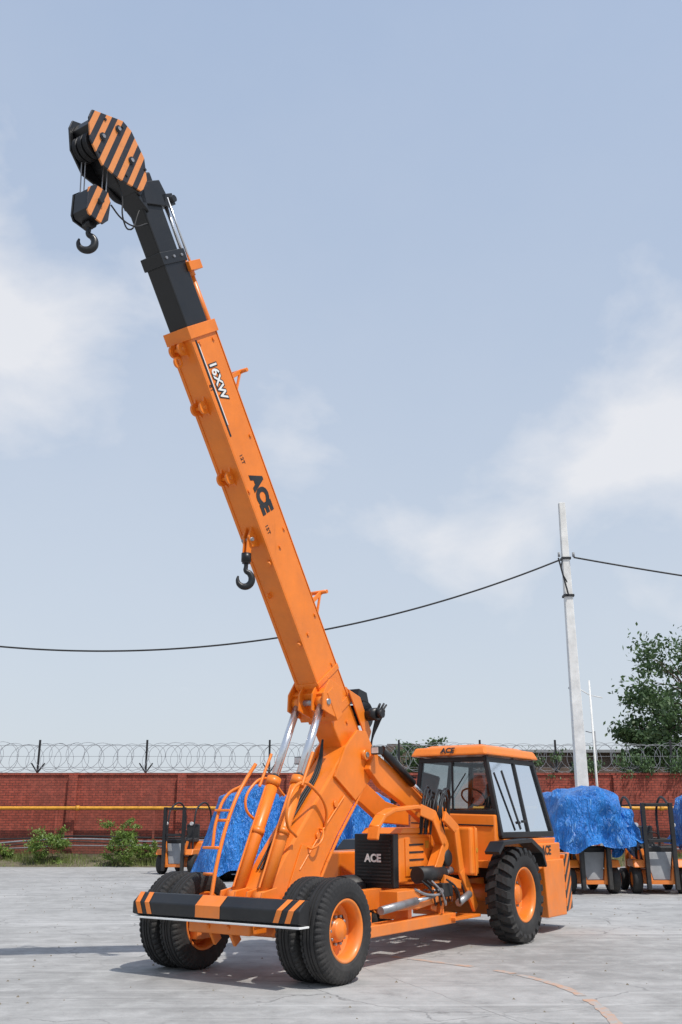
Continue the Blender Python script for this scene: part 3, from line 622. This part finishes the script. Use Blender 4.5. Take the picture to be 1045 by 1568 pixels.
for ph,rr,pitch,sk_ in ((0,.60,.62,.95),(1.7,.55,.70,-1.0)):
    pts=[];x=-30.;i=0
    while x<26:
        t=i*2*math.pi/20+ph; jr=rr*(1+.18*noise.noise(Vector((x*.8,ph,0))))
        pts.append((x+sk_*jr*math.sin(t)+.1*noise.noise(Vector((x,ph,4))),math.cos(t)*jr*.25,4.25+math.cos(t)*jr+.10*noise.noise(Vector((x*.5,9,ph))))); x+=pitch/20; i+=1
    tube(Fw,'razor_coil',pts,.009,'galv',smooth=False,res=1)
for z in (3.85,4.3,4.75): tube(Fw,'fence_strand',[(-30,0,z),(26,0,z)],.008,'galv',smooth=False,res=1)
Pp=empty('yellow_gas_pipeline',(0,41.55,0))
tube(Pp,'pipe_run',[(-45,0,2.2),(55,0,2.2)],.07,'yellow',smooth=False)
for x in range(-44,54,4):
    box(Pp,'pipe_support',(x+.3,x+.38),(-.04,.04),(.2,2.13),'brick',0); cyl(Pp,'pipe_joint',(x+1.1,0,2.2),(x+1.25,0,2.2),.10,'yellow')
Cb=empty('wall_cable_bundle',(0,41.6,0))
for k_ in range(4):
    pts=[]
    for i in range(60):
        x=-40+i*1.6; pts.append((x,-.1*k_,1.15-.12*k_+.16*noise.noise(Vector((x*.3,k_*3,0)))-.15*abs(math.sin(x*.35))))
    tube(Cb,'cable',pts,.035 if k_<2 else .022,['blk2','galv','wire','galv'][k_])
Bf=empty('low_brick_building',(0,58,0))
box(Bf,'long_wall',(4.62,30),(0,6),(0,5.45),'brick2',0)
box(Bf,'end_block',(2.7,4.6),(-.3,5),(0,5.95),'brick2',0)
box(Bf,'roof_slab',(4.62,30.2),(-.35,6.3),(5.45,5.62),'grey',.01)
for i in range(7): box(Bf,'window',(6.5+i*3.4,7.9+i*3.4),(-.03,-.004),(3.6,4.9),'blk2',0)
# ------------------------------------------------------------ UTILITY POLE
U=empty('utility_pole',(7.2,30,0))
hexa(U,'pole_shaft',[(-.20,-.16,0),(.20,-.16,0),(.20,.16,0),(-.20,.16,0),(-.10,-.09,11.6),(.10,-.09,11.6),(.10,.09,11.6),(-.10,.09,11.6)],'pole',.02)
for z,w in ((9.72,.15),(8.5,.165)): box(U,'pole_clamp',(-w,w),(-w+.01,w-.01),(z-.035,z+.035),'blk2',.004)
beam(U,'pole_cross_arm',(-.30,-.18,9.72),(.30,-.18,9.72),.05,.06,'blk2')
beam(U,'pole_strut',(-.27,-.19,9.7),(-.03,-.18,8.5),.045,.045,'blk2')
tube(U,'pole_tie_wire',[(-.15,-.19,9.65),(-.2,-.2,9.3),(-.05,-.2,8.9)],.02,'blk2')
for x in (-.24,.22): cyl(U,'insulator',(x,-.18,9.74),(x,-.18,9.88),.04,'grey')
Oc=empty('overhead_cable',(0,29.82,0))
tube(Oc,'cable_span',[(x,0,6.72+.0141*(x+7.4)**2) for x in [-30+i*1.0 for i in range(37)]+[6.95]],.027,'wire')
tube(Oc,'cable_span',[(7.42+i*1.2,0,9.72-.19*i*1.2+.004*(i*1.2)**2) for i in range(20)],.027,'wire')
L=empty('slim_lamp_post',(10.2,40,0))
cyl(L,'post',(0,0,0),(0,0,7.2),.06,'pole',r1=.035); cyl(L,'post_arm',(0,0,6.6),(-.5,0,6.9),.02,'pole'); cyl(L,'post_arm',(0,0,6.6),(.5,0,6.5),.02,'pole')
box(L,'lamp_head',(-.85,-.5),(-.08,.08),(6.86,6.94),'grey')
L2=empty('slim_lamp_post',(11.3,44,0)); cyl(L2,'post',(0,0,0),(0,0,5.5),.05,'galv',r1=.035); cyl(L2,'post_arm',(0,0,5.4),(-.4,0,5.5),.02,'galv')
# ------------------------------------------------------------ TREES
def tree(name,loc,h,crown_r,crown_h,nclump,nleaf,ls,mat='leaf',seed=1,trunk=.22,tight=.30):
    random.seed(seed); E=empty(name,loc)
    parts=[]
    def limb(a,b,r0,r1):
        a=Vector(a);b=Vector(b);u,w=frame_of(b-a);V=[]
        for c,r in ((a,r0),(b,r1)):
            for i in range(8): t=i*math.pi/4; V.append(tuple(c+u*math.cos(t)*r+w*math.sin(t)*r))
        parts.append((V,[(i,(i+1)%8,8+(i+1)%8,8+i) for i in range(8)]))
    base=h-crown_h*.95; zc=h-crown_h/2
    t1=Vector((.1,0,base)); limb((0,0,0),t1,trunk,trunk*.7)
    t2=Vector((-.15,.1,zc)); limb(t1,t2,trunk*.7,trunk*.4); limb(t2,(.1,0,h-.6),trunk*.4,trunk*.08)
    cl=[]
    for i in range(nclump):
        for _ in range(20):
            p=Vector((random.uniform(-1,1),random.uniform(-1,1),random.uniform(-1,1)))
            if .4<p.length<1: break
        lump=1+.55*noise.noise(p*1.9+Vector((seed,0,0)))
        q=Vector((p.x*crown_r*lump,p.y*crown_r*lump,zc+p.z*crown_h/2*lump)); cl.append(q)
        st=t1.lerp(t2,random.random()) if q.z<zc else t2.lerp(Vector((.1,0,h-.6)),random.random()*.6)
        mid=st.lerp(q,.5)+Vector((random.gauss(0,.05),random.gauss(0,.05),.05))*crown_r; limb(st,mid,trunk*.22,trunk*.12); limb(mid,q,trunk*.12,trunk*.03)
    multi(E,'trunk_and_limbs',parts,'bark',smooth=True)
    V=[];F=[]
    for q in cl:
        cr_=random.uniform(.5,1.1)*crown_r*tight
        ax_=Vector((random.gauss(0,1),random.gauss(0,1),random.gauss(.2,.5))).normalized()
        for j in range(nleaf):
            d=Vector((random.gauss(0,1),random.gauss(0,1),random.gauss(0,.6)))*cr_*.42+ax_*random.gauss(0,cr_*.6)
            c=q+d; nrm=Vector((random.gauss(0,1),random.gauss(0,1),random.gauss(.6,1))).normalized(); u,w=frame_of(nrm)
            a=random.random()*6.28; e1=u*math.cos(a)+w*math.sin(a); e2=nrm.cross(e1); s=ls*random.uniform(.6,1.3)
            o=len(V); V+=[tuple(c-e1*s),tuple(c+e2*s*.45),tuple(c+e1*s),tuple(c-e2*s*.45)]; F.append((o,o+1,o+2,o+3))
    raw('foliage',V,F,mat,E)
    return E
tree('broadleaf_tree',(17.9,50,0),10.3,3.5,6.4,72,170,.14,seed=4)
tree('broadleaf_tree',(15.4,50.5,0),7.3,1.8,3.8,34,130,.13,seed=9,trunk=.15)
tree('broadleaf_tree',(4.0,52,0),5.9,1.3,2.4,24,120,.10,seed=5,trunk=.12)
tree('broadleaf_tree',(24,52,0),9.5,3.5,6.5,50,150,.14,seed=14)
def shrub(loc,r,h,seed,n=26): return tree('leafy_shrub',loc,h,r,h*.95,n,90,.055,mat='leaf2',seed=seed,trunk=.03)
shrub((-11.6,40.4,.1),.75,1.35,21,32); shrub((-8.5,39.9,.0),.75,1.70,22,36); shrub((-7.6,40.5,.1),.4,.8,27,14); shrub((-13.6,40.9,.2),.5,.6,23,14)
random.seed(31);V=[];F=[]
for i in range(8000):
    x=random.choice([random.gauss(9.2,1.0),random.gauss(12.6,1.2),random.gauss(15.8,1.6)]); z=3.65+abs(random.gauss(0,.35))-random.random()*.35*(random.random()<.4)
    if noise.noise(Vector((x*1.3,z*1.2,0)))<-.10: continue
    c=Vector((x,42.15+random.gauss(-.05,.3),z)); nrm=Vector((random.gauss(0,1),random.gauss(-.5,1),random.gauss(.4,1))).normalized(); u,w=frame_of(nrm); s=random.uniform(.04,.09)
    o=len(V); V+=[tuple(c-u*s),tuple(c+w*s*.5),tuple(c+u*s),tuple(c-w*s*.5)]; F.append((o,o+1,o+2,o+3))
raw('wall_creeper',V,F,'leaf')
# ------------------------------------------------------------ TARPS / FORKLIFTS
def tarp(parent,name,a,b,z1,z0,seed,off=(0,0),flare=.12,hump=.0,expo=4,skew=0):
    nt_=160;V=[];F=[]
    rs=(.02,.2,.4,.6,.75,.88,.96,1.0); nv=20
    for i in range(8+nv):
        for k in range(nt_):
            t=2*math.pi*k/nt_; c,s=math.cos(t),math.sin(t)
            rad=(abs(c)**expo+abs(s)**expo)**(-1/expo)
            if i<8: rr=rs[i]; v=0; z=z1-.16*rr**5
            else: v=(i-7)/nv; rr=1+flare*v; z=z1-.16-(z1-z0-.16)*v
            x=c*rad*rr; y=s*rad*rr
            fold=(1-abs(noise.noise(Vector((x*a*1.5+seed,y*b*1.5,v*.8))))*2.8)
            fine=noise.noise(Vector((x*a*3.2+seed+v,y*b*3.2,v*3.0)))
            amp=.05+.20*v
            X=x*a; Y=y*b
            X+=c*rad*(fold*amp+fine*.11)+skew*v*(-1 if x<0 else .1)*abs(c); Y+=s*rad*(fold*amp+fine*.11)
            zz=z+.12*noise.noise(Vector((X*1.3,Y*1.3,seed)))+hump*max(0,1-(X/a-.2)**2*2)*(1-v)+(.08*fine if i<8 else 0)
            if v>.5: zz+=(v-.5)*.8*noise.noise(Vector((math.cos(t)*1.8,math.sin(t)*1.8,seed+7)))
            V.append((X+off[0],Y+off[1],max(zz,.03)))
    for i in range(7+nv):
        for k in range(nt_):
            p=i*nt_+k;q=i*nt_+(k+1)%nt_; F.append((p,q,q+nt_,p+nt_))
    F.append(tuple(range(nt_)))
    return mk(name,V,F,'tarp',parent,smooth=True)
def covered(loc,rz,a,b,z1,z0,seed,hump,skew=.0,flare=.15):
    E=empty('tarpaulin_covered_machine',loc,rz)
    tarp(E,'tarpaulin_cover',a,b,z1,z0,seed,hump=hump,skew=skew,flare=flare)
    box(E,'machine_body',(-a*.7,a*.7),(-b*.7,b*.7),(.4,z1*.7),'blk2',.05)
    for x in (-a*.75,a*.75):
        for y in (-b*.6,b*.6):
            lathe(E,'machine_wheel',(x,y,.38),[(-.12,.15),(-.13,.3),(-.1,.38),(.1,.38),(.13,.3),(.12,.15),(0,.01)],'rubber',seg=28)
    return E
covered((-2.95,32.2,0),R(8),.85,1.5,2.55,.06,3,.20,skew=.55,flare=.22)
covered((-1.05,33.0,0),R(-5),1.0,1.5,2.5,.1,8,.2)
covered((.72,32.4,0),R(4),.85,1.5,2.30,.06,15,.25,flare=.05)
def forklift(loc,rz,cover=0,seed=1):
    E=empty('forklift_truck',loc,rz)
    def fw(x,y,r,w):
        lathe(E,'wheel_tyre',(x,y,r),[(-w/2,r*.55),(-w/2-.01,r*.8),(-w/2+.02,r*.97),(-w/2+.04,r),(w/2-.04,r),(w/2-.02,r*.97),(w/2+.01,r*.8),(w/2,r*.55)],'rubber',seg=32)
        for q in (-1,1): lathe(E,'wheel_rim',(x,y,r),[(q*(w/2-.02),r*.56),(q*(w/2-.05),r*.5),(q*.02,r*.3),(q*.04,.01)],'orange',seg=24)
    for x in (-.56,.56): fw(x,-.62,.33,.22); fw(x,.85,.27,.18)
    prx(E,'chassis',[(-.55,.22),(-.6,.55),(-.35,.62),(.4,.62),(.5,1.0),(.74,1.0),(.74,.2)],-.42,.42,'orange',.04)
    hexa(E,'counterweight',[(-.5,.75,.22),(.5,.75,.22),(.42,1.35,.3),(-.42,1.35,.3),(-.5,.75,1.05),(.5,.75,1.05),(.4,1.30,.95),(-.4,1.30,.95)],'orange',.05)
    for q in (-1,1):
        hexa(E,'front_fender',[(q*.66,-1.0,.62),(q*.38,-1.0,.62),(q*.38,-.2,.62),(q*.66,-.2,.62),(q*.66,-.9,.80),(q*.38,-.9,.80),(q*.38,-.2,.80),(q*.66,-.2,.80)],'orange',.03)
        beam(E,'plate_frame',(q*.25,-.95,.3),(q*.40,-.8,1.05),.07,.08,'orange')
        box(E,'mast_upright',(q*.34-.05,q*.34+.05),(-1.12,-.99),(.12,2.15),'blk2',.01)
        cyl(E,'head_lamp',(q*.46,-.62,1.62),(q*.46,-.70,1.62),.06,'lamp')
        tube(E,'overhead_guard_post',[(q*.48,-.55,.7),(q*.48,-.42,1.9),(q*.48,-.3,2.1),(q*.48,.9,2.12),(q*.48,1.0,1.0)],.032,'blk2')
    hexa(E,'foot_plate',[(-.20,-.93,.34),(.20,-.93,.34),(.20,-.89,.34),(-.20,-.89,.34),(-.33,-.80,.98),(.33,-.80,.98),(.33,-.76,.98),(-.33,-.76,.98)],'grey',.01)
    beam(E,'plate_frame',(-.3,-.96,.28),(.3,-.96,.28),.06,.09,'orange',side=Vector((0,1,0)))
    for z in (1.25,2.1): box(E,'mast_cross_bar',(-.28,.28),(-1.09,-1.02),(z-.04,z+.04),'blk2',.01)
    for i in range(6): cyl(E,'overhead_guard_bar',(-.48,-.2+i*.2,2.11),(.48,-.2+i*.2,2.11),.018,'blk2',seg=8)
    box(E,'seat_base',(-.25,.25),(.15,.62),(1.0,1.14),'seat',.04); box(E,'seat_back',(-.24,.24),(.58,.68),(1.1,1.6),'seat',.04)
    box(E,'dash_cowl',(-.4,.4),(-.72,-.5),(.6,1.12),'blk2',.04); cyl(E,'steering_column',(0,-.5,1.1),(0,-.3,1.3),.025,'blk2')
    cc=Vector((0,-.28,1.33)); uu,ww=frame_of(Vector((0,.7,.7)))
    tube(E,'steering_wheel',[tuple(cc+uu*.16*math.cos(t*math.pi/5)+ww*.16*math.sin(t*math.pi/5)) for t in range(10)],.014,'blk2',cyc=True)
    if cover: tarp(E,'tarpaulin_cover',*cover,seed,flare=.12,hump=.08)
    return E
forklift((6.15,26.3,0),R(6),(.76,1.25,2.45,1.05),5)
forklift((7.95,26.3,0),R(-4))
forklift((9.9,26.6,0),R(3),(.8,1.2,2.4,1.1),9)
forklift((-5.35,35.2,0),R(-14))
E=empty('hanging_tarpaulin',(7.2,26.0,0)); tarp(E,'tarpaulin_sheet',.14,.5,2.05,1.1,12,flare=.3)
# ------------------------------------------------------------ LIGHT / WORLD / CAMERA
sd=Vector((.40,-.43,1.0)); az=math.atan2(sd.x,sd.y); el=math.atan2(1.0,math.hypot(sd.x,sd.y))
w=bpy.data.worlds.new('World'); S.world=w; w.use_nodes=True; n=w.node_tree; n.nodes.clear()
out=N(n,'ShaderNodeOutputWorld'); bg=N(n,'ShaderNodeBackground'); sk=N(n,'ShaderNodeTexSky'); sk.sky_type='NISHITA'; sk.sun_disc=False
sk.sun_elevation=el; sk.sun_rotation=az; sk.air_density=1.0; sk.dust_density=2.0; sk.ozone_density=1.5; sk.altitude=0
bg.inputs['Strength'].default_value=.14
n.links.new(sk.outputs[0],bg.inputs[0])
tc=N(n,'ShaderNodeTexCoord'); dv=tc.outputs['Generated']; sp=N(n,'ShaderNodeSeparateXYZ'); n.links.new(dv,sp.inputs[0])
hz_=N(n,'ShaderNodeBackground'); hz_.inputs[1].default_value=.83
n.links.new(ramp(n,sp.outputs[2],.0,.8,(.81,.875,.94),(.58,.73,.99)),hz_.inputs[0])
hf=mrange(n,sp.outputs[2],.0,.8,.90,.68)
m0=N(n,'ShaderNodeMixShader'); n.links.new(hf,m0.inputs[0]); n.links.new(bg.outputs[0],m0.inputs[1]); n.links.new(hz_.outputs[0],m0.inputs[2])
def dist(c,sc):
    s=N(n,'ShaderNodeVectorMath',operation='SUBTRACT'); n.links.new(dv,s.inputs[0]); s.inputs[1].default_value=c
    m_=N(n,'ShaderNodeVectorMath',operation='MULTIPLY'); n.links.new(s.outputs[0],m_.inputs[0]); m_.inputs[1].default_value=sc
    l=N(n,'ShaderNodeVectorMath',operation='LENGTH'); n.links.new(m_.outputs[0],l.inputs[0])
    return mth(n,'SUBTRACT',1.0,l.outputs['Value'],clamp=True)
bl=dist((-.33,.82,.45),(4.4,3,6.2)); b2=dist((.33,.87,.355),(3.8,2,7)); b3_=dist((.2,.93,.28),(3.2,2,8)); b4=dist((-.06,.92,.37),(9,5,11))
tot=mth(n,'MAXIMUM',mth(n,'MAXIMUM',bl,b2),mth(n,'MAXIMUM',mth(n,'MULTIPLY',b3_,.6),mth(n,'MULTIPLY',b4,.5)))
mpw=mapv(n,dv,(1,1,1.4))
nf=ntex(n,6.5,12,.54,vec=mpw,dist=.2)
v=mth(n,'ADD',mth(n,'MULTIPLY',tot,.95),mth(n,'MULTIPLY',mth(n,'SUBTRACT',nf,.5),1.4))
fac=mth(n,'MULTIPLY',ramp(n,v,.26,.72),.85)
fac=mth(n,'ADD',fac,mth(n,'MULTIPLY',ramp(n,ntex(n,2.2,6,.6,vec=mpw),.4,.8),.10),clamp=True)
cb=N(n,'ShaderNodeBackground'); cb.inputs[0].default_value=(.95,.96,1,1); cb.inputs[1].default_value=.88
mx=N(n,'ShaderNodeMixShader'); n.links.new(fac,mx.inputs[0]); n.links.new(m0.outputs[0],mx.inputs[1]); n.links.new(cb.outputs[0],mx.inputs[2]); n.links.new(mx.outputs[0],out.inputs[0])
sl=bpy.data.lights.new('sun','SUN'); sl.energy=3.6; sl.angle=R(.8); sl.color=(1,.955,.89); so=bpy.data.objects.new('sun',sl); S.collection.objects.link(so)
so.rotation_euler=(-sd).to_track_quat('-Z','Y').to_euler()
cd=bpy.data.cameras.new('camera'); co=bpy.data.objects.new('camera',cd); S.collection.objects.link(co); S.camera=co
co.location=(0,0,1.75); co.rotation_euler=(R(90+17.65),0,0); cd.sensor_fit='VERTICAL'; cd.sensor_height=36; cd.lens=33.98; cd.clip_end=3000; cd.clip_start=.1
S.view_settings.view_transform='Standard'; S.view_settings.look='None'; S.view_settings.exposure=0
